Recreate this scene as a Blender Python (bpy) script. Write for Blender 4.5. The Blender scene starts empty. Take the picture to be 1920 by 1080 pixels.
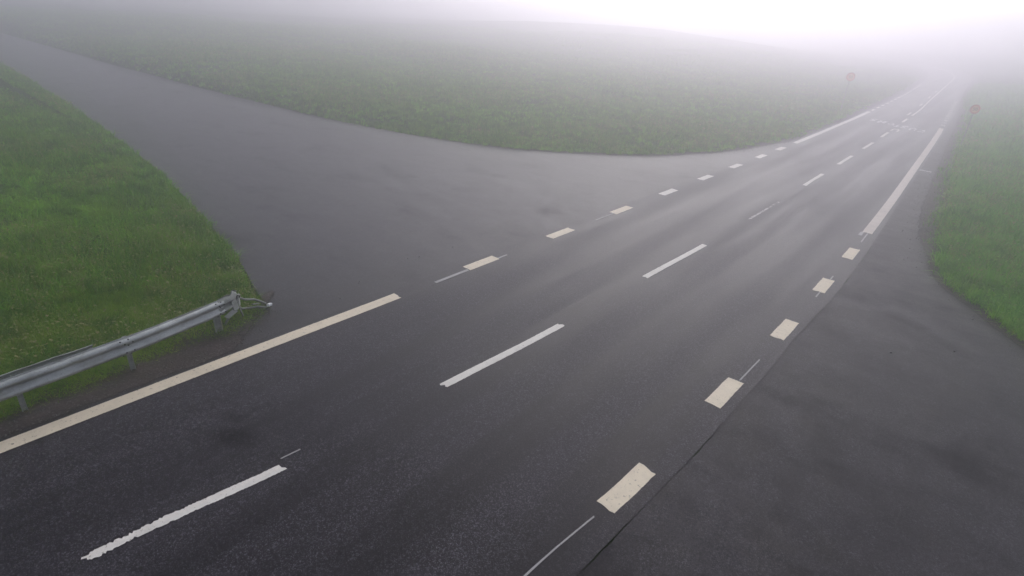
import bpy, math, random
import numpy as np
from mathutils import Matrix, Vector

random.seed(7)
RNG = np.random.default_rng(11)
SC = bpy.context.scene
COL = SC.collection

# ------------------------------------------------------------------ tables
# plan of the place in metres: x across the main road, y along it
def hermite(tab):
    """smooth curve through (y, x) pairs"""
    ys = np.array([t[0] for t in tab], float)
    xs = np.array([t[1] for t in tab], float)
    d = np.diff(xs) / np.diff(ys)
    m = np.empty_like(xs)
    m[0], m[-1] = d[0], d[-1]
    for i in range(1, len(xs) - 1):
        m[i] = 0 if d[i - 1] * d[i] <= 0 else 2 * d[i - 1] * d[i] / (d[i - 1] + d[i])
    def f(y):
        y = np.asarray(y, float)
        i = np.clip(np.searchsorted(ys, y) - 1, 0, len(ys) - 2)
        h = ys[i + 1] - ys[i]
        t = np.clip((y - ys[i]) / h, 0, 1)
        r = ((2 * t**3 - 3 * t**2 + 1) * xs[i] + (t**3 - 2 * t**2 + t) * h * m[i]
             + (-2 * t**3 + 3 * t**2) * xs[i + 1] + (t**3 - t**2) * h * m[i + 1])
        r = np.where(y < ys[0], xs[0] + (y - ys[0]) * m[0] * 0.3, r)
        return r
    return f

line_left = hermite([(-30, -9.3), (0.5, -9.22), (4, -9.2), (7.5, -9.16), (10.2, -9.15), (17, -9.08), (27, -8.99), (33, -8.95),
                     (44.5, -9.02), (56, -9.22), (64, -9.42), (73, -9.7), (81, -10.04), (95, -10.8), (109, -11.7), (122, -13.0),
                     (135, -15.4), (150, -20.0), (165, -27.0), (180, -37.0), (200, -54.0)])
line_mid = hermite([(-30, -6.6), (0.7, -6.41), (2.94, -6.17), (5.9, -6.0), (9.08, -5.85), (12.7, -5.82), (16, -5.74), (22, -5.71),
                    (27, -5.79), (34, -5.87), (40, -5.96), (46, -6.09), (54, -6.33), (61.3, -6.52), (72.3, -7.08), (90, -7.95),
                    (104, -8.65), (116, -9.25), (130, -10.8), (145, -14.4), (160, -20.6), (176, -30.2), (196, -47.0)])
line_right = hermite([(-30, -3.1), (3.9, -2.62), (6, -2.46), (9.3, -2.37), (12.5, -2.34), (15.8, -2.37), (19, -2.42), (21.5, -2.49),
                      (26.75, -2.67), (35, -3.02), (45.5, -3.47), (52, -3.8), (57, -4.08), (65, -4.54), (73, -5.02), (80, -5.45),
                      (96, -6.25), (110, -6.95), (124, -7.9), (140, -10.8), (156, -16.4), (172, -25.2), (192, -41.0)])
asphalt_right = hermite([(-30, -2.45), (4.35, -2.17), (5.6, -2.13), (7.5, -2.06), (9.4, -2.04), (12.7, -2.05), (15, -2.0), (17.4, -2.03),
                         (21, -2.16), (27.3, -2.42), (37, -2.83), (46, -3.25), (54.6, -3.64), (66, -4.25), (77, -4.95), (95, -6.0),
                         (110, -6.65), (124, -7.6), (140, -10.5), (156, -16.1), (172, -24.9), (192, -40.7)])
def asphalt_left(y):
    return line_left(y) - 0.27
# where the grass starts on the right
grass_right = hermite([(-30, 60), (0, 40), (8.0, 22.0), (10.5, 11.0), (12.5, 6.0), (14.3, 3.3), (15.9, 1.75), (17.1, 0.98), (18.5, 0.06),
                       (20.3, -0.45), (22.7, -0.98), (25.6, -1.34), (30.5, -1.68), (36.4, -2.0), (46.5, -2.6), (57, -3.15), (66, -3.8),
                       (77, -4.7), (95, -5.75), (110, -6.35), (124, -7.3), (140, -10.2), (156, -15.8), (172, -24.6), (192, -40.4)])
# where the grass starts on the left: near side of the side road, far side of it
grass_left_near = hermite([(-30, -9.8), (0.6, -9.80), (2.0, -9.88), (2.6, -9.95), (3.5, -9.93), (4.2, -9.95), (4.75, -10.15), (5.15, -10.5), (5.45, -11.5),
                           (5.9, -13.0), (6.6, -16.5), (7.6, -22.0), (9.4, -40.0), (12.5, -95.0)])
grass_left_far = hermite([(16.0, -95.0), (17.0, -40.0), (18.3, -25.0), (20.3, -18.3), (23, -14.6), (25.5, -12.5), (27.7, -11.45), (29.1, -10.9),
                          (31.6, -10.25), (33.9, -9.9), (35.5, -9.6), (38.2, -9.45), (45.5, -9.5), (57, -9.8), (70, -10.15), (82, -10.6),
                          (95, -11.4), (109, -12.3), (122, -13.6), (135, -16.0), (150, -20.6), (165, -27.6), (180, -37.6), (200, -54.6)])

_TAB = np.random.default_rng(5).uniform(-1, 1, (256, 256))
def wob(x, y, s=1.0, k=0.0):
    """smooth value noise, about -1..1"""
    x = np.asarray(x, float) * s * .62 + k * 17.3; y = np.asarray(y, float) * s * .62 + k * 5.9
    ca, sa = .8253, .5646
    out = 0
    for amp, f in ((.75, 1.0), (.45, 2.1)):
        u, v = (x * ca - y * sa) * f, (x * sa + y * ca) * f
        i, j = np.floor(u).astype(int), np.floor(v).astype(int); a, b = u - i, v - j
        a, b = a * a * (3 - 2 * a), b * b * (3 - 2 * b)
        i0, i1, j0, j1 = i % 256, (i + 1) % 256, j % 256, (j + 1) % 256
        out = out + amp * ((_TAB[i0, j0] * (1 - a) + _TAB[i1, j0] * a) * (1 - b) + (_TAB[i0, j1] * (1 - a) + _TAB[i1, j1] * a) * b)
    return out

def green_depth(x, y):
    """metres into the grass (negative on the paved places)"""
    x, y = np.asarray(x, float), np.asarray(y, float)
    a = x - grass_right(y)
    b = np.where(y < 12.5, grass_left_near(y) - x, -99.0)
    c = np.where(y > 16.0, grass_left_far(np.maximum(y, 16.0)) - x, -99.0)
    # the side road runs between y = 9 and 17 far to the left
    far = np.where((x < -60), np.minimum(np.abs(y - 14.0) - 3.0, 10), -99)
    return np.maximum(np.maximum(a, b), np.maximum(c, far))

def ground_z(x, y):
    d = green_depth(x, y)
    e = np.clip(d - 0.35, 0, None)
    right = np.asarray(x, float) > line_mid(y)
    slope = np.where(right, 0.055, 0.02)
    z = -0.045 + np.minimum(e * slope, 1.2) + np.clip(e, 0, 1) * 0.05 * wob(x, y, 0.8) + np.clip(e / 8, 0, 1) * 0.35 * wob(x, y, 0.09, 2.0)
    X0, Y0 = np.asarray(x, float), np.asarray(y, float)
    z = z + 2.6 * np.exp(-(((X0 + 62) / 34) ** 2 + ((Y0 - 112) / 32) ** 2)) * np.clip((d - 4) / 18, 0, 1)
    # bank behind the guard rail falls away
    bank = np.asarray(y) < 8
    z = np.where(bank, z - np.clip((np.minimum(-13.0 - np.asarray(x, float), d - 1.5)) * 0.02, 0, 0.5), z)
    return z

# ------------------------------------------------------------------ mesh helpers
def mesh_from(name, verts, loops, totals, mat, smooth=False, parent=None):
    verts = np.asarray(verts, np.float32).reshape(-1, 3)
    loops = np.asarray(loops, np.int32).ravel()
    totals = np.asarray(totals, np.int32)
    me = bpy.data.meshes.new(name)
    me.vertices.add(len(verts)); me.vertices.foreach_set('co', verts.ravel())
    me.loops.add(len(loops)); me.loops.foreach_set('vertex_index', loops)
    me.polygons.add(len(totals))
    starts = np.concatenate([[0], np.cumsum(totals)[:-1]]).astype(np.int32)
    me.polygons.foreach_set('loop_start', starts)
    me.polygons.foreach_set('loop_total', totals)
    if smooth:
        me.polygons.foreach_set('use_smooth', np.ones(len(totals), bool))
    me.update(calc_edges=True); me.validate()
    me.materials.append(mat)
    o = bpy.data.objects.new(name, me); COL.objects.link(o)
    if parent: o.parent = parent
    return o

class MB:
    """collects polygons into one mesh"""
    def __init__(s): s.v, s.f = [], []
    def poly(s, pts):
        b = len(s.v); s.v += [tuple(p) for p in pts]; s.f.append(list(range(b, b + len(pts))))
    def grid(s, rows, close=False):
        b = len(s.v); n = len(rows[0])
        for r in rows: s.v += [tuple(p) for p in r]
        for i in range(len(rows) - 1):
            for j in range(n if close else n - 1):
                k = (j + 1) % n
                s.f.append([b + i * n + j, b + i * n + k, b + (i + 1) * n + k, b + (i + 1) * n + j])
    def tube(s, path, r, n=10, cap=True):
        path = [Vector(p) for p in path]; rows = []
        for i, p in enumerate(path):
            t = (path[min(i + 1, len(path) - 1)] - path[max(i - 1, 0)]).normalized()
            a = t.cross(Vector((0, 0, 1)) if abs(t.z) < .9 else Vector((1, 0, 0))).normalized(); c = t.cross(a)
            rr = r[i] if isinstance(r, (list, tuple)) else r
            rows.append([p + (a * math.cos(2 * math.pi * k / n) + c * math.sin(2 * math.pi * k / n)) * rr for k in range(n)])
        s.grid(rows, close=True)
        if cap: s.poly(rows[0]); s.poly(rows[-1][::-1])
    def box(s, c, size, M=None):
        x, y, z = [k / 2 for k in size]
        P = [Vector((a * x, b * y, d * z)) for d in (-1, 1) for a, b in ((-1, -1), (1, -1), (1, 1), (-1, 1))]
        P = [(M @ p if M else p) + Vector(c) for p in P]
        for q in ((3, 2, 1, 0), (4, 5, 6, 7), (0, 1, 5, 4), (1, 2, 6, 5), (2, 3, 7, 6), (3, 0, 4, 7)): s.poly([P[i] for i in q])
    def build(s, name, mat, parent=None, smooth=False, bevel=0):
        o = mesh_from(name, np.array(s.v), [i for f in s.f for i in f], [len(f) for f in s.f], mat, smooth, parent)
        if bevel:
            m = o.modifiers.new('bevel', 'BEVEL'); m.width = bevel; m.segments = 2; m.limit_method = 'ANGLE'
        return o

def tag(o, label=None, cat=None, group=None, kind=None):
    if label: o['label'] = label
    if cat: o['category'] = cat
    if group: o['group'] = group
    if kind: o['kind'] = kind
    return o

# ------------------------------------------------------------------ materials
def nodes_of(name):
    m = bpy.data.materials.new(name); m.use_nodes = True
    nt = m.node_tree; N = nt.nodes; b = N['Principled BSDF']
    return m, nt, b
class G:
    def __init__(s, nt):
        s.nt = nt; s.co = s.n('ShaderNodeTexCoord').outputs['Object']
    def n(s, t, **k):
        x = s.nt.nodes.new(t)
        for a, v in k.items(): setattr(x, a, v)
        return x
    def link(s, a, b): s.nt.links.new(a, b)
    def put(s, sock, v):
        if hasattr(v, 'is_output'): s.link(v, sock)
        else: sock.default_value = v
    def mapping(s, scale=(1, 1, 1), loc=(0, 0, 0)):
        m = s.n('ShaderNodeMapping'); s.link(s.co, m.inputs['Vector']); m.inputs['Scale'].default_value = scale; m.inputs['Location'].default_value = loc
        return m.outputs[0]
    def noise(s, scale, detail=4, rough=.55, vec=None, dist=0):
        t = s.n('ShaderNodeTexNoise'); s.link(vec or s.co, t.inputs['Vector'])
        t.inputs['Scale'].default_value = scale; t.inputs['Detail'].default_value = detail; t.inputs['Roughness'].default_value = rough; t.inputs['Distortion'].default_value = dist
        return t.outputs['Fac']
    def ramp(s, fac, lo, hi, a=0., b=1.):
        r = s.n('ShaderNodeMapRange'); r.interpolation_type = 'SMOOTHSTEP'
        s.put(r.inputs['Value'], fac)
        r.inputs['From Min'].default_value = lo; r.inputs['From Max'].default_value = hi; r.inputs['To Min'].default_value = a; r.inputs['To Max'].default_value = b
        return r.outputs[0]
    def math(s, op, a, b=0.):
        m = s.n('ShaderNodeMath', operation=op); s.put(m.inputs[0], a); s.put(m.inputs[1], b); return m.outputs[0]
    def mix(s, f, a, b):
        m = s.n('ShaderNodeMix', data_type='RGBA'); s.put(m.inputs[0], f); s.put(m.inputs[6], a); s.put(m.inputs[7], b); return m.outputs[2]
    def bump(s, h, dist, strength=1., normal=None):
        b = s.n('ShaderNodeBump'); s.put(b.inputs['Height'], h); b.inputs['Distance'].default_value = dist; b.inputs['Strength'].default_value = strength
        if normal: s.link(normal, b.inputs['Normal'])
        return b.outputs[0]
    def voronoi(s, scale, feat='F1', vec=None, out='Distance'):
        v = s.n('ShaderNodeTexVoronoi', feature=feat); s.link(vec or s.co, v.inputs['Vector']); v.inputs['Scale'].default_value = scale
        return v.outputs[out]
    def spot(s, x, y, rx, ry, soft=.5, rot=0.0):
        """0..1 blob at a place"""
        m = s.n('ShaderNodeMapping', vector_type='TEXTURE'); s.link(s.co, m.inputs['Vector'])
        m.inputs['Location'].default_value = (x, y, 0); m.inputs['Rotation'].default_value = (0, 0, rot); m.inputs['Scale'].default_value = (rx, ry, 1000)
        l = s.n('ShaderNodeVectorMath', operation='LENGTH'); s.link(m.outputs[0], l.inputs[0])
        return s.ramp(l.outputs['Value'], 1 - soft, 1 + soft, 1, 0)
def rgb(r, g, b): return (r, g, b, 1)

def asphalt(name, base, light, seed, gloss=(.30, .55), speck=.5, brown=None, tracks=True, dark_reflections=(), bumpd=.004):
    m, nt, b = nodes_of(name); g = G(nt)
    big = g.noise(.35, 4, .6, g.mapping((1, .55, 1), (seed, seed * 2, 0)))
    along = g.noise(1.1, 4, .6, g.mapping((1.3, .07, 1), (seed * 3, 0, 0)))
    mid = g.noise(2.2, 5, .62, g.mapping((1, .6, 1), (0, seed, 0)))
    fine = g.noise(70, 3, .7)
    grain = g.voronoi(110, out='Color')
    if tracks:
        xyz = g.n('ShaderNodeSeparateXYZ'); g.link(g.co, xyz.inputs[0])
        wv = g.math('COSINE', g.math('MULTIPLY', g.math('ADD', xyz.outputs[0], 7.55), 2 * math.pi / 1.62))
        along = g.math('ADD', g.math('MULTIPLY', wv, -.055), along)
    else:
        along = g.math('ADD', g.math('MULTIPLY', g.noise(1.3, 7, .72, g.mapping((.5, 1.4, 1), (seed, 1, 0)), .6), .6), g.math('MULTIPLY', g.noise(6, 5, .7), .4))
    sep = g.n('ShaderNodeSeparateColor'); g.link(grain, sep.inputs[0])
    stone = g.ramp(sep.outputs[0], .72, .99)
    c = g.mix(g.ramp(big, .34, .66), rgb(*base), rgb(*[k * (1 if tracks else 1.45) for k in light]))
    c = g.mix(g.ramp(mid if tracks else along, .42, .7, 0, .45 if tracks else .5), c, rgb(*[k * .5 for k in base]))
    if tracks: c = g.mix(g.ramp(along, .40, .66, 0, .75), c, rgb(*[k * 1.7 for k in light]))
    if brown: c = g.mix(g.ramp(g.noise(.8, 5, .65, g.mapping((1, 1, 1), (seed, 9, 0))), .48, .72, 0, .8), c, rgb(*brown))
    c = g.mix(g.math('MULTIPLY', stone, g.ramp(along if tracks else mid, .35, .62, speck * .3, speck)), c, rgb(.27, .27, .30))
    st2 = g.n('ShaderNodeSeparateColor'); g.link(g.voronoi(46, out='Color'), st2.inputs[0])
    c = g.mix(g.math('MULTIPLY', g.ramp(st2.outputs[0], .84, 1.0), g.ramp(along if tracks else mid, .35, .62, speck * .2, speck * .8)), c, rgb(.20, .20, .225))
    c = g.mix(g.math('MULTIPLY', g.ramp(st2.outputs[1], .5, .95), .55), c, rgb(.005, .0047, .0055))
    c = g.mix(g.ramp(fine, .25, .5, .55, 0), c, rgb(.004, .004, .0045))
    matt = None
    for (x, y, rx, ry, rot, amt) in dark_reflections:  # each entry paints a dim reflection: darker colour, weaker specular
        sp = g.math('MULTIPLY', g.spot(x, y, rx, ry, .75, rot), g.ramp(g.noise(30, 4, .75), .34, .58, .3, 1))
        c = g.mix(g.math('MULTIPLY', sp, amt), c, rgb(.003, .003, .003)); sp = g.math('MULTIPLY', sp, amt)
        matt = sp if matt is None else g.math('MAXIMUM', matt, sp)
    wet = g.math('ADD', g.math('MULTIPLY', big, .3), g.math('MULTIPLY', along, .7))
    if not tracks:
        damp = g.ramp(g.noise(.75, 4, .6, g.mapping((.7, 1.0, 1), (seed * 2, 4, 0)), .15), .50, .74)
        c = g.mix(g.math('MULTIPLY', damp, .55), c, rgb(*[k * .4 for k in base]))
    if not tracks: g.link(g.ramp(damp, 0, 1, .33, .17), b.inputs['Specular IOR Level'])
    if not tracks: gloss = (gloss[0] + .06, gloss[1] - .03)
    g.link(g.math('ADD', g.ramp(wet, .36, .62, *gloss), g.ramp(fine, .2, .8, -.06, .06)), b.inputs['Roughness'])
    g.link(c, b.inputs['Base Color'])
    h = g.math('ADD', g.math('MULTIPLY', sep.outputs[1], .5), g.math('MULTIPLY', fine, .8))
    nrm = g.bump(h, bumpd, .8)
    nrm = g.bump(mid, .006, .2, nrm)
    g.link(nrm, b.inputs['Normal'])
    b.inputs['IOR'].default_value = 1.33
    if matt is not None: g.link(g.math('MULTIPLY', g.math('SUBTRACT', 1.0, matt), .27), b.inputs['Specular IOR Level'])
    elif tracks: b.inputs['Specular IOR Level'].default_value = .27
    return m

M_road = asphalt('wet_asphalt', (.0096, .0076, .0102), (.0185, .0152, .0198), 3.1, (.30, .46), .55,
                 dark_reflections=[(-7.2, 2.80, .32, .17, .6, .7), (-7.7, 2.98, .16, .09, .2, .5)])  # dark reflection of something unseen by the rail, painted into the asphalt colour
M_side = asphalt('old_asphalt', (.0180, .0158, .0178), (.031, .0275, .0308), 8.7, (.34, .62), .4, brown=(.034, .029, .0265), tracks=False, bumpd=.006)
M_apron = asphalt('patched_asphalt', (.018, .0162, .0186), (.029, .0265, .0300), 5.3, (.28, .46), .35, brown=(.026, .0235, .0225), tracks=False)

def paint_mat(name, col, dirt, wear=0.0, wscale=9.0, groove=False):
    m, nt, b = nodes_of(name); g = G(nt)
    n1 = g.noise(5, 5, .65); n2 = g.noise(19, 5, .75)
    c = g.mix(g.ramp(n1, .35, .75, 0, .55), rgb(*col), rgb(*[k * .8 for k in col]))
    c = g.mix(g.ramp(n2, .57, .70, 0, .85), c, rgb(*dirt))
    c = g.mix(g.ramp(g.noise(.55, 3, .5), .55, .8, 0, .35), c, rgb(*dirt))
    g.link(c, b.inputs['Base Color']); b.inputs['Roughness'].default_value = .55
    g.link(g.bump(n2, .003, .5), b.inputs['Normal'])
    if wear:
        t = g.n('ShaderNodeBsdfTransparent'); mx = g.n('ShaderNodeMixShader')
        w = g.math('ADD', g.math('MULTIPLY', g.noise(wscale, 5, .7), .75), g.math('MULTIPLY', g.noise(1.3, 2, .5), .25))
        g.link(g.ramp(w, wear - .03, wear + .03), mx.inputs[0]); g.link(t.outputs[0], mx.inputs[1]); g.link(b.outputs[0], mx.inputs[2])
        g.link(mx.outputs[0], nt.nodes['Material Output'].inputs['Surface'])
    return m
M_edge = paint_mat('cream_paint', (.88, .76, .57), (.24, .19, .14), .335, 10)
M_pale = paint_mat('greyed_paint', (.74, .65, .57), (.34, .28, .25), .34, 8)
M_white = paint_mat('white_paint', (.84, .80, .73), (.34, .30, .26), .32, 10)
M_thin = paint_mat('faded_paint', (.40, .39, .39), (.12, .12, .12), .36, 14)
M_worn = paint_mat('worn_paint', (.72, .69, .66), (.25, .24, .23), .50, 11)
M_word = paint_mat('worn_lettering_paint', (.85, .84, .84), (.45, .44, .44), .455, 2.4)

def soil_mat():
    m, nt, b = nodes_of('soil_and_turf'); g = G(nt)
    n = g.noise(1.2, 6, .65); n2 = g.noise(14, 5, .7)
    c = g.mix(g.ramp(n, .35, .65), rgb(.030, .075, .010), rgb(.055, .115, .016))
    c = g.mix(g.ramp(n2, .45, .7, 0, .7), c, rgb(.035, .034, .016))
    c = g.mix(g.ramp(g.noise(.12, 3, .5), .5, .75, 0, .5), c, rgb(.070, .085, .028))
    g.link(c, b.inputs['Base Color']); b.inputs['Roughness'].default_value = .9; b.inputs['Specular IOR Level'].default_value = .15
    g.link(g.bump(n2, .05, .8), b.inputs['Normal'])
    return m
M_soil = soil_mat()
def dirt_mat(name='wet_dirt', lo=-.12, hi=.10):
    m, nt, b = nodes_of(name); g = G(nt)
    n = g.noise(2.6, 6, .68, g.mapping((1.6, .7, 1))); n2 = g.noise(22, 5, .75); v = g.voronoi(42, out='Color')
    sep = g.n('ShaderNodeSeparateColor'); g.link(v, sep.inputs[0])
    c = g.mix(g.ramp(n, .35, .65), rgb(.024, .0165, .0155), rgb(.092, .070, .066))
    c = g.mix(g.ramp(n2, .5, .72, 0, .6), c, rgb(.010, .008, .007))
    c = g.mix(g.ramp(sep.outputs[0], .80, .97, 0, .8), c, rgb(.15, .135, .13))
    crk = g.voronoi(3.2, 'DISTANCE_TO_EDGE', g.mapping((1, .8, 1)))
    patch = g.ramp(g.noise(.9, 3, .5, g.mapping((1.4, .6, 1), (7, 2, 0))), .48, .6)
    c = g.mix(g.math('MULTIPLY', patch, .6), c, rgb(.060, .056, .060))
    c = g.mix(g.math('MULTIPLY', g.ramp(crk, .02, .05, 1, 0), patch), c, rgb(.008, .007, .007))
    c = g.mix(g.ramp(g.noise(1.1, 4, .6, g.mapping((1, 1, 1), (4, 4, 0))), .5, .7, 0, .55), c, rgb(.040, .034, .016))
    g.link(c, b.inputs['Base Color']); g.link(g.ramp(n, .3, .65, .45, .85), b.inputs['Roughness']); b.inputs['Specular IOR Level'].default_value = .16
    g.link(g.bump(g.math('ADD', n2, g.math('MULTIPLY', n, 1.5)), .03, .8), b.inputs['Normal'])
    at = g.n('ShaderNodeAttribute', attribute_name='border'); t = g.n('ShaderNodeBsdfTransparent'); mx = g.n('ShaderNodeMixShader')
    e = g.math('SUBTRACT', at.outputs['Fac'], g.math('ADD', g.math('MULTIPLY', g.noise(2.2, 3, .6), .55), g.math('MULTIPLY', g.noise(17, 5, .75), .45)))
    g.link(g.ramp(e, lo, hi), mx.inputs[0]); g.link(t.outputs[0], mx.inputs[1]); g.link(b.outputs[0], mx.inputs[2]); g.link(mx.outputs[0], nt.nodes['Material Output'].inputs['Surface'])
    return m
M_dirt = dirt_mat()

def blade_mat(name, dark, mid, light, dry, rough=.5):
    m, nt, b = nodes_of(name); g = G(nt)
    r = g.n('ShaderNodeNewGeometry').outputs['Random Per Island']
    c = g.mix(g.ramp(r, 0, .55), rgb(*dark), rgb(*mid)); c = g.mix(g.ramp(r, .5, .92), c, rgb(*light))
    c = g.mix(g.ramp(r, .955, .99), c, rgb(*dry))
    c = g.mix(g.ramp(g.noise(.7, 5, .65), .45, .65, 0, .6), c, rgb(*light))
    c = g.mix(g.ramp(g.noise(1.5, 4, .6, g.mapping((1, 1, 1), (9, 3, 0))), .5, .66, 0, .65), c, rgb(*[k * .7 for k in dark]))
    g.link(c, b.inputs['Base Color']); b.inputs['Roughness'].default_value = rough + .15; b.inputs['Specular IOR Level'].default_value = .10
    t = g.n('ShaderNodeBsdfTranslucent'); g.link(c, t.inputs['Color'])
    mx = g.n('ShaderNodeMixShader'); mx.inputs[0].default_value = .45
    g.link(b.outputs[0], mx.inputs[1]); g.link(t.outputs[0], mx.inputs[2]); g.link(mx.outputs[0], nt.nodes['Material Output'].inputs['Surface'])
    return m
M_grass = blade_mat('grass_blades', (.060, .24, .007), (.115, .42, .012), (.25, .58, .030), (.36, .29, .08))
M_verge = blade_mat('verge_blades', (.060, .19, .009), (.12, .31, .016), (.26, .44, .035), (.36, .28, .08))
M_leaf = blade_mat('broad_leaves', (.09, .25, .016), (.18, .40, .035), (.34, .56, .10), (.38, .34, .08), .42)
M_short = blade_mat('short_grass', (.10, .25, .010), (.19, .37, .019), (.36, .48, .045), (.38, .27, .09))
M_tuft = blade_mat('tussock_blades', (.085, .31, .009), (.18, .50, .018), (.36, .64, .05), (.42, .34, .10))
M_stem = blade_mat('flowering_stems', (.20, .26, .06), (.30, .33, .10), (.42, .38, .18), (.45, .36, .20), .6)
M_stalk = blade_mat('dry_stalks', (.075, .055, .026), (.11, .085, .04), (.16, .12, .06), (.20, .16, .09), .7)

def steel_mat(name, a, bb, rough=.42, metal=.75):
    m, nt, b = nodes_of(name); g = G(nt)
    n = g.noise(7, 5, .65, g.mapping((1, .35, 1))); n2 = g.noise(45, 4, .7)
    c = g.mix(g.ramp(n, .3, .7), rgb(*a), rgb(*bb)); c = g.mix(g.ramp(n2, .52, .72, 0, .6), c, rgb(*[k * .4 for k in a]))
    c = g.mix(g.ramp(g.noise(2.4, 5, .7, g.mapping((1, .8, 2.5))), .5, .68, 0, .55), c, rgb(a[0] * .6, a[1] * .55, a[2] * .47))
    g.link(c, b.inputs['Base Color']); b.inputs['Metallic'].default_value = metal
    g.link(g.ramp(n, .3, .7, rough - .08, rough + .16), b.inputs['Roughness'])
    g.link(g.bump(n2, .002, .5), b.inputs['Normal'])
    return m
M_steel = steel_mat('galvanised_steel', (.36, .375, .38), (.60, .62, .62), .5)
M_steel2 = steel_mat('weathered_steel', (.32, .34, .325), (.50, .525, .50), .55, .25)
M_bent = steel_mat('scraped_steel', (.15, .16, .155), (.27, .285, .27), .6, .2)
M_bolt = steel_mat('dark_bolt', (.02, .02, .022), (.05, .05, .05), .5, .5)
def plain(name, col, rough=.5, metal=0.):
    m, nt, b = nodes_of(name); g = G(nt); n = g.noise(9, 4, .6)
    g.link(g.mix(g.ramp(n, .4, .8, 0, .4), rgb(*col), rgb(*[k * .75 for k in col])), b.inputs['Base Color'])
    b.inputs['Roughness'].default_value = rough; b.inputs['Metallic'].default_value = metal
    return m
M_red = plain('sign_red', (.76, .26, .12), .35)
M_yellow = plain('sign_yellow', (.86, .52, .27), .35)
M_black = plain('sign_black', (.42, .17, .10), .4)
M_pole = plain('sign_pole_grey', (.34, .36, .34), .5, .1)
M_reflector = plain('white_reflector', (.82, .82, .84), .3)
M_stone = plain('loose_stone', (.10, .095, .09), .6)

# ------------------------------------------------------------------ ground
def ticks(fine_lo, fine_hi, step, far):
    a = list(np.arange(fine_lo, fine_hi + 1e-6, step)); s = step; x = fine_hi
    while x < far: s *= 1.16; x += s; a.append(min(x, far))
    s = step; x = fine_lo
    while x > -far: s *= 1.16; x -= s; a.insert(0, max(x, -far))
    return np.array(a)
tx, ty = ticks(-22, 14, .4, 300), ticks(-6, 60, .4, 300)
X, Y = np.meshgrid(tx, ty); Z = ground_z(X, Y)
nx, ny = len(tx), len(ty)
I = np.arange(nx * ny).reshape(ny, nx)
Q = np.stack([I[:-1, :-1], I[:-1, 1:], I[1:, 1:], I[1:, :-1]], -1).reshape(-1, 4)
tag(mesh_from('ground', np.stack([X, Y, Z], -1), Q, np.full(len(Q), 4), M_soil, True), kind='structure')

def strip_sheet(name, ys, xl, xr, z, mat, n=6):
    t = np.linspace(0, 1, n)
    X = xl[:, None] + (xr - xl)[:, None] * t[None]; Y = np.repeat(ys[:, None], n, 1)
    I = np.arange(X.size).reshape(X.shape)
    Q = np.stack([I[:-1, :-1], I[:-1, 1:], I[1:, 1:], I[1:, :-1]], -1).reshape(-1, 4)
    return mesh_from(name, np.stack([X, Y, np.full_like(X, z)], -1), Q, np.full(len(Q), 4), mat)

def add_border(o, n, reach):
    """attribute 'border': 0 on the rim of a strip sheet, 1 inside"""
    me = o.data; P = np.empty(len(me.vertices) * 3, np.float32); me.vertices.foreach_get('co', P); P = P.reshape(-1, n, 3)
    wdt = np.abs(P[:, -1, 0] - P[:, 0, 0])[:, None] * np.minimum(np.linspace(0, 1, n), np.linspace(1, 0, n))[None]
    a = me.attributes.new('border', 'FLOAT', 'POINT'); a.data.foreach_set('value', np.clip(wdt / reach, 0, 1).ravel().astype(np.float32))

def rough_edge(ys, amp, seed, scale=3.0):
    return amp * (wob(ys, ys * .3, scale, seed) * .55 + wob(ys, -ys, scale * 4.7, seed + 3) * .3 + wob(ys, ys, scale * 15, seed + 5) * .15) * 1.6

Z_APRON, Z_ROAD = 0.0, 0.007
ys = np.concatenate([np.arange(-30, 60, .06), np.arange(60, 196, 1.0)])
far = np.clip((70 - ys) / 20, 0, 1)
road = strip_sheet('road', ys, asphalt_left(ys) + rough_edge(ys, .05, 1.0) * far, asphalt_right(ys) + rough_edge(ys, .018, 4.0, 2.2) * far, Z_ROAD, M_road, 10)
tag(road, kind='structure')

# right-hand apron: from the joint beside the road to the grass, with a ragged open joint
ys = np.concatenate([np.arange(-30, 40, .06), np.arange(40, 196, 1.0)])
gap = np.clip(.004 + .017 * wob(ys, ys, .9, 2.0), 0.0, .022) * np.clip((26 - ys) / 6, 0, 1) - .012 * np.clip((ys - 18) / 6, 0, 1)
gap = np.where((ys > 7.9) & (ys < 12.9), gap - .04, gap)
ga = asphalt_right(ys) + rough_edge(ys, .018, 4.0, 2.2) * np.clip((70 - ys) / 20, 0, 1) + gap + rough_edge(ys, .016, 7.0, 6)
gb = np.maximum(grass_right(ys) + .12 + rough_edge(ys, .14, 9.0, 1.2), ga + .05)
apron_r = strip_sheet('side_road_apron', ys, ga, gb, Z_APRON, M_side, 12)
tag(apron_r, kind='structure')
# left-hand side road mouth
ys = np.arange(2.0, 36, .08)
la = np.where(ys < 14, np.maximum(grass_left_near(np.minimum(ys, 12.5)), -95), grass_left_far(np.maximum(ys, 16.0)))
mid = (ys > 12.5) & (ys < 16.0); la = np.where(mid, -95, la) - .1 + rough_edge(ys, .10, 2.0, 1.5)
lb = asphalt_left(ys) + .06
apron_l = strip_sheet('side_road', ys, np.minimum(la, lb - .05), lb, Z_APRON, M_apron, 30)
tag(apron_l, kind='structure')
# strip of wet dirt between the left edge line and the verge
ys = np.arange(-12, 5.7, .05)
da = np.where(ys < 4.0, grass_left_near(ys) - .9, np.minimum(-10.85 - (ys - 4.0) * .35, -10.85))
db = line_left(ys) - .02 - np.clip(ys - 3.9, 0, 2) * .95
o = strip_sheet('dirt_shoulder', ys, np.minimum(da, db - .05), db, Z_ROAD + .004, M_dirt, 24); add_border(o, 24, .42); tag(o, kind='structure')
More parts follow.
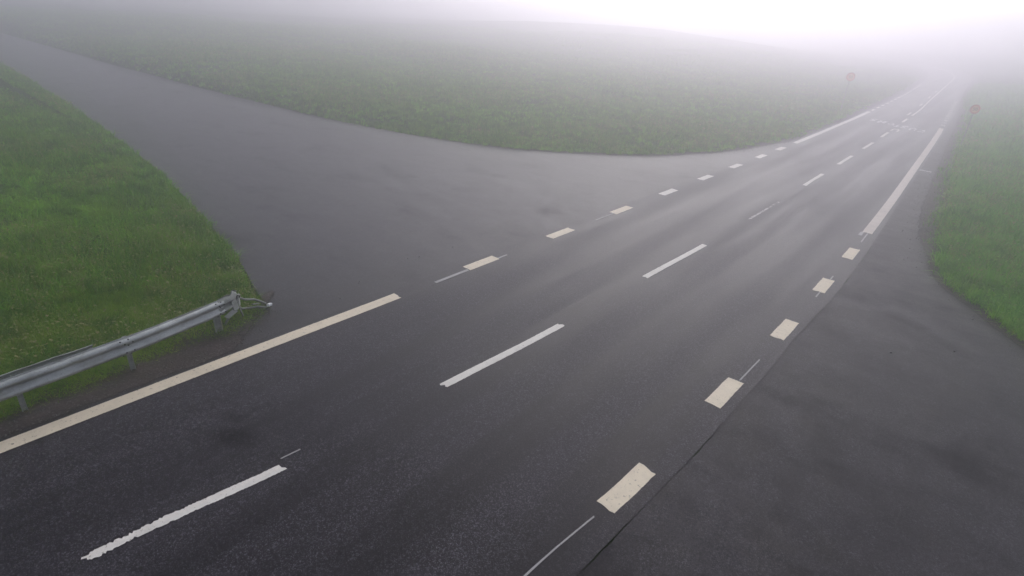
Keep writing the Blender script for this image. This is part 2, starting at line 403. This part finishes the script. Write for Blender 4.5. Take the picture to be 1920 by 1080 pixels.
# washed-out soil and litter where the asphalt runs out under the grass
ys = np.concatenate([np.arange(11, 60, .1), np.arange(60, 120, 1.)])
ex = grass_right(ys); o = strip_sheet('soil_edge', ys, ex - np.where(ys < 20, .5, .42), ex + np.where(ys < 22, .5, 1.0), Z_APRON + .004, M_dirt, 14); add_border(o, 14, .5); tag(o, kind='structure')
ys = np.concatenate([np.arange(19, 60, .1), np.arange(60, 120, 1.)])
ex = grass_left_far(ys); o = strip_sheet('soil_edge', ys, ex - .6, ex + .45, Z_APRON + .004, M_dirt, 14); add_border(o, 14, .5); tag(o, kind='structure')
# narrow gravel shoulder on the left beyond the side road
ys = np.concatenate([np.arange(33, 60, .1), np.arange(60, 190, 1.)])
tag(strip_sheet('gravel_shoulder', ys, grass_left_far(ys) - .2 + rough_edge(ys, .08, 5, 2), asphalt_left(ys) + .03, Z_APRON - .004, M_side, 4), kind='structure')

# ------------------------------------------------------------------ painted markings (parts of the road)
Z_TOP = Z_ROAD + .0055
def marking(name, path, y0, y1, w, mat, jag=.004, end_jag=.01, step=.05, seed=0.0, off=0.0, label=None, ragged=0.0):
    n = max(int((y1 - y0) / step), 4); y = np.linspace(y0, y1, n + 1); x = path(y) + off
    k = seed * 7.3 + y0
    def nz(a, s): return a * (wob(y, y * .2, 3 * s, k) * .5 + wob(y, -y, 11 * s, k + 2) * .5)
    jl = nz(jag, 2.0); jr = nz(jag, 2.6)
    if ragged:
        ramp = np.clip((y1 - .9 - y) / (y1 - y0), 0, 1) + .12
        jl = jl + ragged * ramp * (RNG.random(n + 1) ** 2 * 1.1 + .4 * wob(y, y, 5, k)); jr = jr - ragged * ramp * (RNG.random(n + 1) ** 2 * 1.1 + .4 * wob(y, -y, 4, k + 1))
    xl, xr = x - w / 2 + jl, x + w / 2 + jr
    yl, yr = y.copy(), y.copy()
    e = RNG.normal(0, end_jag, 4); yl[0] += e[0]; yr[0] += e[1]; yl[-1] += e[2]; yr[-1] += e[3]
    t = np.array([0, .25, .5, .75, 1.0])
    PX = xl[:, None] + (xr - xl)[:, None] * t; PY = yl[:, None] + (yr - yl)[:, None] * t
    PY[0, 1:4] += RNG.normal(0, end_jag, 3); PY[-1, 1:4] += RNG.normal(0, end_jag, 3)
    mb = MB()
    mb.grid([[(PX[i, j], PY[i, j], Z_TOP) for j in range(5)] for i in range(n + 1)])
    lo = Z_ROAD + .0005
    ring = [(PX[i, 0], PY[i, 0]) for i in range(n + 1)] + [(PX[n, j], PY[n, j]) for j in range(1, 5)] + [(PX[i, 4], PY[i, 4]) for i in range(n - 1, -1, -1)] + [(PX[0, j], PY[0, j]) for j in range(3, 0, -1)]
    for a, b in zip(ring, ring[1:] + ring[:1]):
        mb.poly([(a[0], a[1], Z_TOP), (b[0], b[1], Z_TOP), (b[0], b[1], lo), (a[0], a[1], lo)])
    o = mb.build(name, mat, road)
    if label: o['label'] = label
    return o
# left edge
marking('edge_line', line_left, -12, 7.47, .27, M_edge, .006)
for i, y in enumerate((10.2, 13.58, 16.99, 20.37, 23.71, 26.98, 30.22, 33.21)):
    marking('edge_dash', line_left, y - .54, y + .54, .28, M_edge if i < 3 else M_white, .006, .012, seed=i, off=(-.02, .0, .0, .0, -.02, -.02, -.02, -.02)[i])
marking('edge_line', line_left, 35.6, 56.1, .27, M_white, .006, step=.1)
for i in range(16): marking('edge_dash', line_left, 57.2 + i * 2.4, 58.3 + i * 2.4, .17, M_white, step=.2)
# right edge
for i, y in enumerate((6.0, 9.26, 12.52, 15.77, 18.91)):
    marking('edge_dash', line_right, y - .53, y + .53, .29, M_edge, .008, .014, seed=i + 20)
marking('edge_line', line_right, 21.45, 52.1, .29, M_pale, .006, step=.08)
for i in range(14):
    marking('edge_dash', line_right, 53.6 + i * 1.7, 54.5 + i * 1.7, .28, M_worn, step=.2)
# centre line
spans = ((.66, 2.95), (5.87, 9.08), (12.65, 16.1), None, (26.1, 29.05), (31.97, 34.94), (37.7, 40.46), (43.2, 45.76), (52.4, 54.9))
for i, s in enumerate(spans):
    if s is None: continue
    marking('centre_dash', line_mid, s[0], s[1], .155 if i else .15, M_white, .008 if i else .006, .02, step=.022 if i < 2 else .05, seed=i + 40, ragged=.07 if i == 0 else 0,
            label='white centre dash with ragged chipped edges' if i == 0 else None)
marking('centre_dash', line_mid, 19.65, 22.67, .075, M_worn, .012, .02, seed=60, label='thin worn and broken centre dash')
marking('centre_line', line_mid, 57.6, 150, .13, M_white, .003, step=.5)
for y in (58.6, 67.6, 77.0, 86.0): marking('centre_dash', line_mid, y - 1.1, y + 1.1, .13, M_white, off=-.32, step=.2)
# faint setting-out lines
for path, y0, y1, w, off in ((line_right, 3.0, 5.24, .024, .0), (line_right, 9.83, 10.84, .026, .05), (line_right, 14.85, 15.24, .03, .04), (line_right, 16.31, 16.6, .03, .03),
                             (line_right, 20.3, 21.43, .035, .02), (line_left, 8.55, 9.64, .085, .06), (line_left, 10.76, 11.1, .05, .06), (line_left, 15.4, 16.42, .035, .02), (line_mid, 3.02, 3.30, .02, -.17)):
    marking('faint_line', path, y0, y1, w, M_thin, .003, .01, seed=y0, off=off)
marking('faint_line', line_right, 20.95, 21.42, .10, M_thin, .01, .02, off=-.14)

# the painted words, written for drivers coming the other way
def letter_mesh(mb, ch, x, y, w, h, rot, z):
    c = bpy.data.curves.new('letter', 'FONT'); c.body = ch; c.size = 1.0; c.resolution_u = 3; c.offset = .018
    o = bpy.data.objects.new('letter', c); COL.objects.link(o)
    dg = bpy.context.evaluated_depsgraph_get(); me = bpy.data.meshes.new_from_object(o.evaluated_get(dg))
    P = np.array([v.co[:] for v in me.vertices]); lo, hi = P.min(0), P.max(0)
    ca, sa = math.cos(rot), math.sin(rot); base = len(mb.v)
    for p in P:
        a = ((p[0] - lo[0]) / (hi[0] - lo[0]) - .5) * w; b = ((p[1] - lo[1]) / (hi[1] - lo[1]) - .5) * h
        mb.v.append((x + a * ca - b * sa, y + a * sa + b * ca, z))
    for f in me.polygons: mb.f.append([base + i for i in f.vertices])
    bpy.data.objects.remove(o); bpy.data.meshes.remove(me); bpy.data.curves.remove(c)
mb = MB()
for ch, x, y in (('S', -7.99, 51.2), ('M', -7.33, 50.75), ('O', -6.68, 50.3), ('T', -6.22, 49.95), ('S', -5.77, 49.75), ('U', -5.17, 49.3), ('C', -4.6, 49.0)):
    letter_mesh(mb, ch, x, y, .50 if ch in 'M' else .38, 1.35, math.pi, Z_TOP)
mb.build('painted_word', M_word, road)['label'] = 'worn white word CUSTOMS painted upside down across both lanes'
mb = MB(); letter_mesh(mb, 'U', -5.93, 47.45, .46, 1.3, math.pi, Z_TOP)
mb.build('painted_letter', M_white, road)['label'] = 'clear white letter U left of a worn word'
mb = MB()
for ch, x, y in (('L', -7.3, 48.7), ('L', -6.6, 48.2), ('T', -5.2, 47.3)): letter_mesh(mb, ch, x, y - .2, .44, 1.3, math.pi, Z_TOP)
M_gone = paint_mat('nearly_gone_paint', (.5, .5, .5), (.3, .3, .3), .66, 4.0)
mb.build('painted_word', M_gone, road)['label'] = 'almost worn away letters beside the clear U'
marking('faint_line', lambda y: np.full_like(y, -2.52), 34.3, 34.6, .5, M_thin, .02, .03)

# ------------------------------------------------------------------ guard rail
def vec(*a): return Vector(a)
rail_line = hermite([(-6, -9.35), (.77, -9.62), (2.29, -9.73), (3.86, -9.97), (4.5, -10.12)])   # front face of the beam, seen from above
W = [(-.085, .310), (-.082, .292), (-.03, .286), (-.004, .262), (0.0, .238), (-.008, .212), (-.072, .178), (-.078, .155), (-.072, .132), (-.008, .098), (0.0, .072), (-.004, .048), (-.03, .024), (-.082, .018), (-.085, .0)]
gr = bpy.data.objects.new('guard_rail', None); COL.objects.link(gr); gr.location = (-9.95, 2.45, 0)
tag(gr, 'galvanised W-beam guard rail with a bent broken end on the grass verge', 'guard rail')
GO = vec(-9.95, 2.45, 0)
def beam(name, y0, y1, off, z0=.43, mat=M_steel, flip=1, thick=.006, dz=lambda y: 0.0, step=.08, label=None):
    n = max(int((y1 - y0) / step), 3); rows = []
    for i in range(n + 1):
        y = y0 + (y1 - y0) * i / n; x = float(rail_line(y)) + off; z = z0 + dz(y)
        w = .004 * math.sin(y * 5.1) + .003 * math.sin(y * 13.7)
        front = [vec(x + (d + w) * flip, y, z + h + .4 * w) for d, h in W]; back = [vec(x + (d + w) * flip - thick * flip, y, z + h + .4 * w) for d, h in W]
        rows.append([p - GO for p in front + back[::-1]])
    m = MB(); m.grid(rows, close=True); m.poly(rows[0]); m.poly(rows[-1][::-1])
    o = m.build(name, mat, gr, smooth=False)
    if label: o['label'] = label
    for p in o.data.polygons: p.use_smooth = True
    mod = o.modifiers.new('edge', 'EDGE_SPLIT'); mod.split_angle = math.radians(50)
    return o
beam('rail_beam', -6.0, 2.42, 0.0)
beam('rail_beam', 2.28, 4.12, .012)
beam('rear_beam', -6.0, 2.0, -.36, z0=.40, mat=M_steel2, flip=-1, dz=lambda y: .012 * math.sin(y * 2.2))
# bolts on the lap joints
for yj, of in ((2.36, .014), (3.98, .014)):
    for dy in ((-.05, .07) if yj < 3 else (-.02, .08)):
        for h, d in ((.285, -.028), (.232, .002), (.155, -.075), (.078, .002), (.03, -.03)):
            if h == .155 and dy < 0: continue
            y = yj + dy + (.05 if h in (.232, .078) else 0)
            m = MB(); c = vec(float(rail_line(y)) + of + d, y, .43 + h) - GO
            m.tube([c - vec(.004, 0, 0), c + vec(.008, 0, 0), c + vec(.011, 0, 0)], [.013, .013, .008], 8); m.build('bolt', M_bolt, gr)
# posts: sigma-like channels leaning a little
def post(x, y, top, lean=(0, 0), w=.10, d=.055, label=None):
    prof = [(-d / 2, -w / 2), (d / 2, -w / 2), (d / 2, -w / 2 + .008), (-d / 2 + .008, -w / 2 + .008), (-d / 2 + .008, w / 2 - .008), (d / 2, w / 2 - .008), (d / 2, w / 2), (-d / 2, w / 2)]
    rows = [[vec(x + a + lean[0] * t, y + b + lean[1] * t, -.15 + (top + .15) * t) - GO for a, b in prof] for t in (0, .25, .5, .75, 1)]
    m = MB(); m.grid(rows, close=True); m.poly(rows[-1])
    o = m.build('post', M_steel2, gr)
    if label: o['label'] = label
    xb = float(rail_line(y + lean[1])) - .098; xa = x + lean[0] * .85
    if xb - xa > .03:
        m = MB(); m.box(vec((xa + xb) / 2, y + lean[1], .585) - GO, (xb - xa, .08, .12)); m.build('spacer', M_steel2, gr, bevel=.006)
    return o
post(-10.0, 2.46, .68, (.05, -.03), .07, .045); post(-9.93, .95, .68, (.04, 0), .07, .045); post(-9.84, -.6, .68, (0, 0), .07, .045); post(-9.76, -2.2, .68, (0, 0), .07, .045); post(-9.70, -3.8, .68, (0, 0), .07, .045)
post(-10.22, 4.03, .64, (.0, -.02), .12, .06, 'wide end post below the bent rail')
# bent end: the beam folds, twists and runs down to the ground
def end_piece():
    keys = [(4.05, -10.00, .44, 1.0, 0), (4.22, -10.06, .45, .98, -.1), (4.34, -10.13, .43, .80, -.35), (4.42, -10.19, .47, .88, -.1), (4.50, -10.24, .42, .72, -.5)]
    rows = []
    for y, x, z, s, tw in keys:
        pts = []
        for d, h in W:
            a, b = d * (1.2 - s * .2), (h - .155) * s
            ca, sa = math.cos(tw), math.sin(tw)
            pts.append((x + a * ca - b * sa, y + .04 * math.sin(h * 40), z + .155 + a * sa + b * ca))
        rows.append([vec(*p) - GO for p in pts] + [vec(p[0] - .007, p[1], p[2]) - GO for p in pts[::-1]])
    m = MB(); m.grid(rows, close=True); m.poly(rows[0]); m.poly(rows[-1][::-1])
    o = m.build('end_section', M_bent, gr); o['label'] = 'crumpled twisted end of the rail'
    mod = o.modifiers.new('edge', 'EDGE_SPLIT'); mod.split_angle = math.radians(50)
end_piece()
m = MB(); m.tube([vec(*p) - GO for p in ((-10.30, 4.42, .66), (-10.40, 4.56, .50), (-10.50, 4.72, .36), (-10.62, 4.95, .24), (-10.66, 5.10, .13), (-10.63, 5.20, .05))], .022, 8)
m.build('bent_strap', M_bent, gr)
m = MB(); m.tube([vec(*p) - GO for p in ((-10.26, 4.44, .44), (-10.44, 4.60, .22), (-10.55, 4.80, .12), (-10.58, 5.00, .07), (-10.52, 5.14, .03))], .024, 8)
m.build('bent_strap', M_bent, gr)
for (x, y, z), (sx, sy, sz), rz, rx in (((-10.16, 4.36, .50), (.03, .13, .26), .5, .25), ((-10.27, 4.50, .52), (.025, .12, .22), .95, -.3), ((-10.12, 4.25, .36), (.12, .22, .02), .2, .35)):
    m = MB(); m.box(vec(x, y, z) - GO, (sx, sy, sz), Matrix.Rotation(rz, 3, 'Z') @ Matrix.Rotation(rx, 3, 'X')); m.build('folded_plate', M_steel2, gr, bevel=.006)
m = MB(); m.box(vec(-10.56, 4.95, .16) - GO, (.05, .22, .015), Matrix.Rotation(.5, 3, 'Z') @ Matrix.Rotation(-.35, 3, 'X')); m.build('strap_plate', M_bent, gr, bevel=.004)
for a, b in (((-10.20, 4.38, .46), (-10.42, 4.22, .0)), ((-10.26, 4.46, .46), (-10.46, 4.62, .05))):
    m = MB(); d = Vector(b) - Vector(a); mid = (Vector(a) + Vector(b)) / 2 - GO
    m.box(mid, (.045, .02, d.length), d.to_track_quat('Z', 'X').to_matrix()); m.build('brace', M_bent, gr, bevel=.004)
m = MB(); m.box(vec(-10.53, 5.22, .055) - GO, (.055, .12, .05), Matrix.Rotation(.55, 3, 'Z') @ Matrix.Rotation(-.25, 3, 'X')); m.build('reflector', M_reflector, gr, bevel=.01)['label'] = 'small white reflector at the rail tip'

# ------------------------------------------------------------------ speed signs
def digits(mb, text, w, h, M):
    c = bpy.data.curves.new('digits', 'FONT'); c.body = text; c.resolution_u = 4; c.offset = .012
    o = bpy.data.objects.new('digits', c); COL.objects.link(o)
    me = bpy.data.meshes.new_from_object(o.evaluated_get(bpy.context.evaluated_depsgraph_get()))
    P = np.array([v.co[:] for v in me.vertices]); lo, hi = P.min(0), P.max(0); base = len(mb.v)
    for p in P:
        mb.v.append(tuple(M @ vec(((p[0] - lo[0]) / (hi[0] - lo[0]) - .5) * w, 0, ((p[1] - lo[1]) / (hi[1] - lo[1]) - .5) * h)))
    for f in me.polygons: mb.f.append([base + i for i in f.vertices])
    bpy.data.objects.remove(o); bpy.data.meshes.remove(me); bpy.data.curves.remove(c)
def speed_sign(x, y, zc, D, rz, label):
    z0 = float(ground_z(x, y))
    t = bpy.data.objects.new('speed_sign', None); COL.objects.link(t); t.location = (x, y, z0); t.rotation_euler = (0, 0, rz)
    tag(t, label, 'road sign', 'round speed limit signs on both sides of the road')
    h = zc - z0; R = D / 2
    m = MB(); m.tube([(0, .045, -.3), (0, .045, h + R * .8), (0, .045, h + R * .82)], .028, 12); m.build('pole', M_pole, t, smooth=False)
    def disc(r0, r1, y, thick=0):
        m = MB(); n = 40; c = [(math.cos(2 * math.pi * k / n), math.sin(2 * math.pi * k / n)) for k in range(n)]
        if r0 == 0: m.poly([(a * r1, y, h + b * r1) for a, b in c])
        else: m.grid([[(a * r0, y, h + b * r0) for a, b in c], [(a * r1, y, h + b * r1) for a, b in c]], close=True)
        if thick:
            m.grid([[(a * r1, y, h + b * r1) for a, b in c], [(a * r1, y + thick, h + b * r1) for a, b in c]], close=True); m.poly([(a * r1, y + thick, h + b * r1) for a, b in c][::-1])
        return m
    disc(0, R, 0, .012).build('sign_plate', M_black, t)
    disc(R * .70, R * .97, -.004).build('red_ring', M_red, t)
    disc(0, R * .70, -.004).build('yellow_face', M_yellow, t)
    m = MB(); digits(m, '50', R * 1.0, R * .72, Matrix.Translation((0, -.009, h))); m.build('digits', M_black, t)
    for zz in (h - R * .45, h + R * .45):
        m = MB(); m.box((0, .03, zz), (.10, .05, .03)); m.build('clamp', M_pole, t)
speed_sign(-2.0, 44.4, 2.2, .52, math.radians(24), 'round red and yellow 50 speed sign in the grass right of the road')
speed_sign(-10.75, 53.4, 2.6, .62, math.radians(24), 'fainter round 50 speed sign left of the road, deep in the fog')

# ------------------------------------------------------------------ grass
def in_view(n, r0, r1, a0, a1, power):
    """random places in a ring sector round the junction mouth, denser near by"""
    a = RNG.uniform(a0, a1, n)
    u = RNG.random(n)
    r = r0 * (r1 / r0) ** u if power == 2 else (r0**(2 - power) + u * (r1**(2 - power) - r0**(2 - power))) ** (1 / (2 - power))
    return r * np.sin(a), r * np.cos(a), r

def blades(name, x, y, hgt, wid, mat, lean=.5, label=None):
    n = len(x); z = ground_z(x, y) - .01
    th = RNG.uniform(0, 2 * np.pi, n); lx, ly = np.cos(th), np.sin(th)
    L = hgt * RNG.uniform(.1, lean * 2, n)
    px, py = -ly * wid / 2, lx * wid / 2
    V = np.empty((n, 5, 3), np.float32)
    V[:, 0] = np.stack([x - px, y - py, z], -1); V[:, 1] = np.stack([x + px, y + py, z], -1)
    mx, my, mz = x + lx * L * .35, y + ly * L * .35, z + hgt * .62
    V[:, 2] = np.stack([mx + px * .8, my + py * .8, mz], -1); V[:, 3] = np.stack([mx - px * .8, my - py * .8, mz], -1)
    V[:, 4] = np.stack([x + lx * L, y + ly * L, z + hgt * np.sqrt(np.clip(1 - (L / hgt / 2.2) ** 2, .15, 1))], -1)
    b = (np.arange(n) * 5)[:, None]
    loops = np.concatenate([b + 0, b + 1, b + 2, b + 3, b + 3, b + 2, b + 4], 1)
    o = mesh_from(name, V.reshape(-1, 3), loops, np.tile([4, 3], n), mat)
    tag(o, label, kind='stuff'); return o
def leaves(name, x, y, zo, size, mat, label=None):
    n = len(x); z = ground_z(x, y) + zo
    th = RNG.uniform(0, 2 * np.pi, n); lx, ly = np.cos(th), np.sin(th); droop = RNG.uniform(-.5, .35, n)
    w = size * RNG.uniform(.22, .4, n); px, py = -ly * w, lx * w
    V = np.empty((n, 6, 3), np.float32)
    for k, (t, ww, dz) in enumerate(((0, 0, 0), (.35, 1, .10), (.7, .75, .06), (1.0, 0, -.12), (.7, -.75, .06), (.35, -1, .10))):
        V[:, k] = np.stack([x + lx * size * t + px * ww, y + ly * size * t + py * ww, z + size * (dz + droop * t) + np.abs(ww) * .1 * size], -1)
    b = (np.arange(n) * 6)[:, None]
    loops = np.concatenate([b + 0, b + 1, b + 5, b + 1, b + 2, b + 4, b + 5, b + 2, b + 3, b + 4], 1)
    o = mesh_from(name, V.reshape(-1, 3), loops, np.tile([3, 4, 3], n), mat)
    tag(o, label, kind='stuff'); return o

A0, A1 = math.radians(-93), math.radians(12)
x, y, r = in_view(1500000, 7.5, 110, A0, A1, 2)
d = green_depth(x, y) + .20 * wob(x, y, 1.1, 1.0) + .13 * wob(x, y, 4.0) + .07 * wob(x, y, 13.0)
near = x > line_mid(y)
keep = (d > 0) & (RNG.random(len(x)) < np.clip(.22 + d * 1.5, 0, 1) * np.clip(1.25 + 1.3 * wob(x, y, .7, 4.0), .25, 1))
keep &= ~((x - grass_right(y) > 0) & (x - grass_right(y) < .55 + .4 * wob(x, y, 1.5, 3.0)) & (y > 21) & (y < 60) & (RNG.random(len(x)) < .6))
# the bare, browned tip of the verge at the rail end
tip = (x > -11.6) & (y > 3.4) & (y < 6) & (x < -9)
keep &= ~(tip & (RNG.random(len(x)) < .6))
x, y, r, near, d = x[keep], y[keep], r[keep], near[keep], d[keep]
s = np.clip(r / 11, .8, 6)
clump = np.clip(.5 + .55 * wob(x, y, 1.9, 1.0) + .35 * wob(x, y, .35, 6.0), 0, 1.3)
hgt = np.where(near, RNG.uniform(.12, .36, len(x)), RNG.uniform(.06, .18, len(x))) * (.45 + 1.0 * clump) * np.clip(.55 + d * .8, .5, 1.15) * np.clip(s, 1, 2.0) ** .4
wid = RNG.uniform(.005, .011, len(x)) * np.clip(s, 1, 6)
R_ = near
blades('verge_grass', x[~R_], y[~R_], hgt[~R_], wid[~R_], M_verge, .75, 'green grass on the left verge and field')
blades('bank_grass', x[R_], y[R_], hgt[R_], wid[R_], M_grass, .8, 'tall lush green grass on the right bank')
# separate tussocks, thickest along the edges
def tussocks(name, n, label):
    cx, cy, r = in_view(n, 8, 60, A0, A1, 2)
    d = green_depth(cx, cy); nr = cx > line_mid(cy)
    keep = (d > np.where(nr & (cy > 21), .45, .0)) & (RNG.random(n) < np.where(d < .6, .9, .35)) & ~((cx > -13) & (cy < 6) & (cx < -9))
    cx, cy, r, nr = cx[keep], cy[keep], r[keep], nr[keep]; k = 16
    sz = RNG.uniform(.6, 1.5, len(cx)) * np.where(nr, 1.15, .75)
    X = np.repeat(cx, k) + RNG.normal(0, .055, len(cx) * k) * np.repeat(sz, k); Y = np.repeat(cy, k) + RNG.normal(0, .055, len(cx) * k) * np.repeat(sz, k)
    blades(name, X, Y, RNG.uniform(.12, .30, len(X)) * np.repeat(sz, k), RNG.uniform(.007, .012, len(X)) * np.clip(np.repeat(r, k) / 12, .9, 4), M_tuft, 1.0, label)
tussocks('tussocks', 60000, 'separate brighter grass tussocks along the verges')
# broad-leaved weeds in clusters
x, y, r = in_view(330000, 8, 75, A0, A1, 2)
d = green_depth(x, y); near = x > line_mid(y)
clump = wob(x, y, 1.1, 3.0) + .5 * wob(x, y, 3.3, 1.0)
keep = (d > .2) & (clump > np.where(near, .32, .30)) & ~((x > -11.6) & (y > 3.4) & (y < 6) & (x < -9))
x, y, r, near = x[keep], y[keep], r[keep], near[keep]
leaves('weeds', x, y, np.where(near, RNG.uniform(.05, .30, len(x)), RNG.uniform(.02, .12, len(x))), RNG.uniform(.035, .085, len(x)) * np.clip(r / 18, .7, 4), M_leaf, 'broad-leaved weeds growing through the grass')
# thick short grass round the guard rail posts
x = RNG.uniform(-13.5, -9.7, 150000); y = RNG.uniform(-1.5, 5.2, 150000)
d = green_depth(x, y) + .07 * wob(x, y, 5.0, 2.0)
keep = (d > -.02) & ~((y > 3.2) & (RNG.random(len(x)) < .6)) & (RNG.random(len(x)) < .5 + .5 * wob(x, y, 2.5, 5.0) + np.clip(d, 0, .5))
x, y, d = x[keep], y[keep], d[keep]
blades('rail_grass', x, y, RNG.uniform(.05, .17, len(x)) * (.7 + .6 * (.5 + .5 * wob(x, y, 1.8))) * np.clip(.5 + d * 2, .5, 1.1), RNG.uniform(.006, .012, len(x)), M_short, .85, 'short bright grass under the guard rail')
# flowering stems standing above the grass
x, y, r = in_view(60000, 9, 70, A0, A1, 2)
d = green_depth(x, y); near = x > line_mid(y)
keep = (d > .35) & (wob(x, y, .5, 8.0) > np.where(near, -.25, .1)) & (x > -70)
x, y, r, near = x[keep], y[keep], r[keep], near[keep]; hh = RNG.uniform(.25, .6, len(x)) * np.where(near, 1, .7)
blades('grass_stems', x, y, hh, .006 * np.clip(r / 11, 1, 5), M_stem, .35, 'tall pale flowering grass stems')
leaves('seed_heads', x, y, hh * .9, RNG.uniform(.04, .09, len(x)) * np.clip(r / 20, .8, 3), M_stem, 'pale seed heads above the grass')
# dry stalks on the brown tip and along the edges
x = RNG.uniform(-11.5, -9.7, 9000); y = RNG.uniform(-1, 5.6, 9000)
d = green_depth(x, y)
keep = ((y > 3.5) & (d > -.25) & (RNG.random(9000) < .8)) | ((np.abs(d) < .16) & (RNG.random(9000) < .35))
blades('dry_stalks', x[keep], y[keep], RNG.uniform(.03, .11, keep.sum()), RNG.uniform(.004, .009, keep.sum()), M_stalk, .9, 'brown withered stalks on the verge tip')

# loose stones on the shoulder and apron
mb = MB()
def stone(x, y, z, s):
    P = []
    for k in range(3):
        for j in range(6):
            a = j * math.pi / 3 + k; rr = s * (1, .85, .4)[k] * random.uniform(.75, 1.15)
            P.append((x + math.cos(a) * rr, y + math.sin(a) * rr * .8, z + s * (0, .45, .75)[k]))
    mb.grid([P[0:6], P[6:12], P[12:18]], close=True); mb.poly(P[12:18])
for i in range(420):
    y = random.uniform(-.5, 5.6); x = random.uniform(-10.8, -9.45)
    stone(x, y, Z_ROAD + .003, random.choice((.006, .008, .01, .013, .02)))
for i in range(700):
    y = random.uniform(12, 40); x = float(grass_right(y)) + random.gauss(-.15, .25)
    stone(x, y, Z_APRON, random.choice((.008, .012, .016, .022)))
for x, y in ((-10.3, 7.3), (-10.25, 7.25), (-10.0, 8.1), (-9.9, 6.5), (-10.6, 9.0), (-10.5, 9.3), (-10.4, 10.4), (.6, 14.3), (-.4, 13.2)):
    stone(x, y, Z_APRON, .028)
for i in range(500):
    y = random.uniform(20, 36); x = float(grass_left_far(y)) + random.gauss(.15, .25)
    stone(x, y, Z_APRON, random.choice((.01, .014, .02, .026)))
tag(mb.build('gravel', M_stone), 'loose wet stones along the road edges', kind='stuff')

# ------------------------------------------------------------------ haze
HAZE = dict(density=.0205, aniso=.88, color=(.916, .893, .958))
m = bpy.data.materials.new('haze_air'); m.use_nodes = True; nt = m.node_tree
nt.nodes.remove(nt.nodes['Principled BSDF'])
pv = nt.nodes.new('ShaderNodeVolumePrincipled'); pv.inputs['Density'].default_value = HAZE['density']; pv.inputs['Anisotropy'].default_value = HAZE['aniso']
pv.inputs['Color'].default_value = (*HAZE['color'], 1)
nt.links.new(pv.outputs[0], nt.nodes['Material Output'].inputs['Volume'])
mb = MB(); zlo = float(Z.min()) - 1.0
mb.box((0, 0, (zlo + 12.0) / 2), (640, 640, 12.0 - zlo))
tag(mb.build('haze', m), 'pale fog over the whole road', kind='stuff')

# ------------------------------------------------------------------ sky and light
EL, AZ = math.radians(31), math.radians(-25)        # the brighter side of the overcast lies up the road
w = bpy.data.worlds.new('World'); SC.world = w; w.use_nodes = True; nt = w.node_tree
sky = nt.nodes.new('ShaderNodeTexSky'); sky.sky_type = 'NISHITA'; sky.sun_disc = False
sky.sun_elevation = EL; sky.sun_rotation = AZ; sky.altitude = 500; sky.air_density = 1.0; sky.dust_density = 2.5; sky.ozone_density = 1.0
hs = nt.nodes.new('ShaderNodeHueSaturation'); hs.inputs['Saturation'].default_value = .35; hs.inputs['Value'].default_value = 1.0
nt.links.new(sky.outputs[0], hs.inputs['Color']); nt.links.new(hs.outputs[0], nt.nodes['Background'].inputs['Color'])
nt.nodes['Background'].inputs['Strength'].default_value = .12
L = bpy.data.lights.new('sun', 'SUN'); L.energy = .5; L.angle = math.radians(50); L.color = (1, .98, .97)
lo = bpy.data.objects.new('sun', L); COL.objects.link(lo)
dirv = Vector((math.sin(AZ) * math.cos(EL), math.cos(AZ) * math.cos(EL), math.sin(EL)))
lo.rotation_euler = dirv.to_track_quat('Z', 'Y').to_euler(); lo.location = dirv * 50

# ------------------------------------------------------------------ camera
cd = bpy.data.cameras.new('camera'); cd.sensor_width = 36; cd.lens = 1100 / 1920 * 36; cd.clip_end = 2000; cd.clip_start = .1
co = bpy.data.objects.new('camera', cd); COL.objects.link(co); SC.camera = co
fw = Vector((-0.560666, 0.704604, -0.434956)); rt = Vector((0.761347, 0.645198, 0.063795)); up = Vector((-0.325583, 0.295385, 0.898189))
Mx = Matrix((rt, up, -fw)).transposed().to_4x4(); Mx.translation = (0, 0, 5.974); co.matrix_world = Mx

# ------------------------------------------------------------------ render settings
vs = SC.view_settings; vs.view_transform = 'Standard'; vs.look = 'None'; vs.gamma = 1; vs.exposure = .49
SC.render.engine = 'CYCLES'
cy = SC.cycles
cy.max_bounces = 8; cy.diffuse_bounces = 3; cy.glossy_bounces = 3; cy.transmission_bounces = 2; cy.volume_bounces = 3; cy.transparent_max_bounces = 8
cy.use_denoising = True; cy.use_adaptive_sampling = False
cy.caustics_reflective = False; cy.caustics_refractive = False
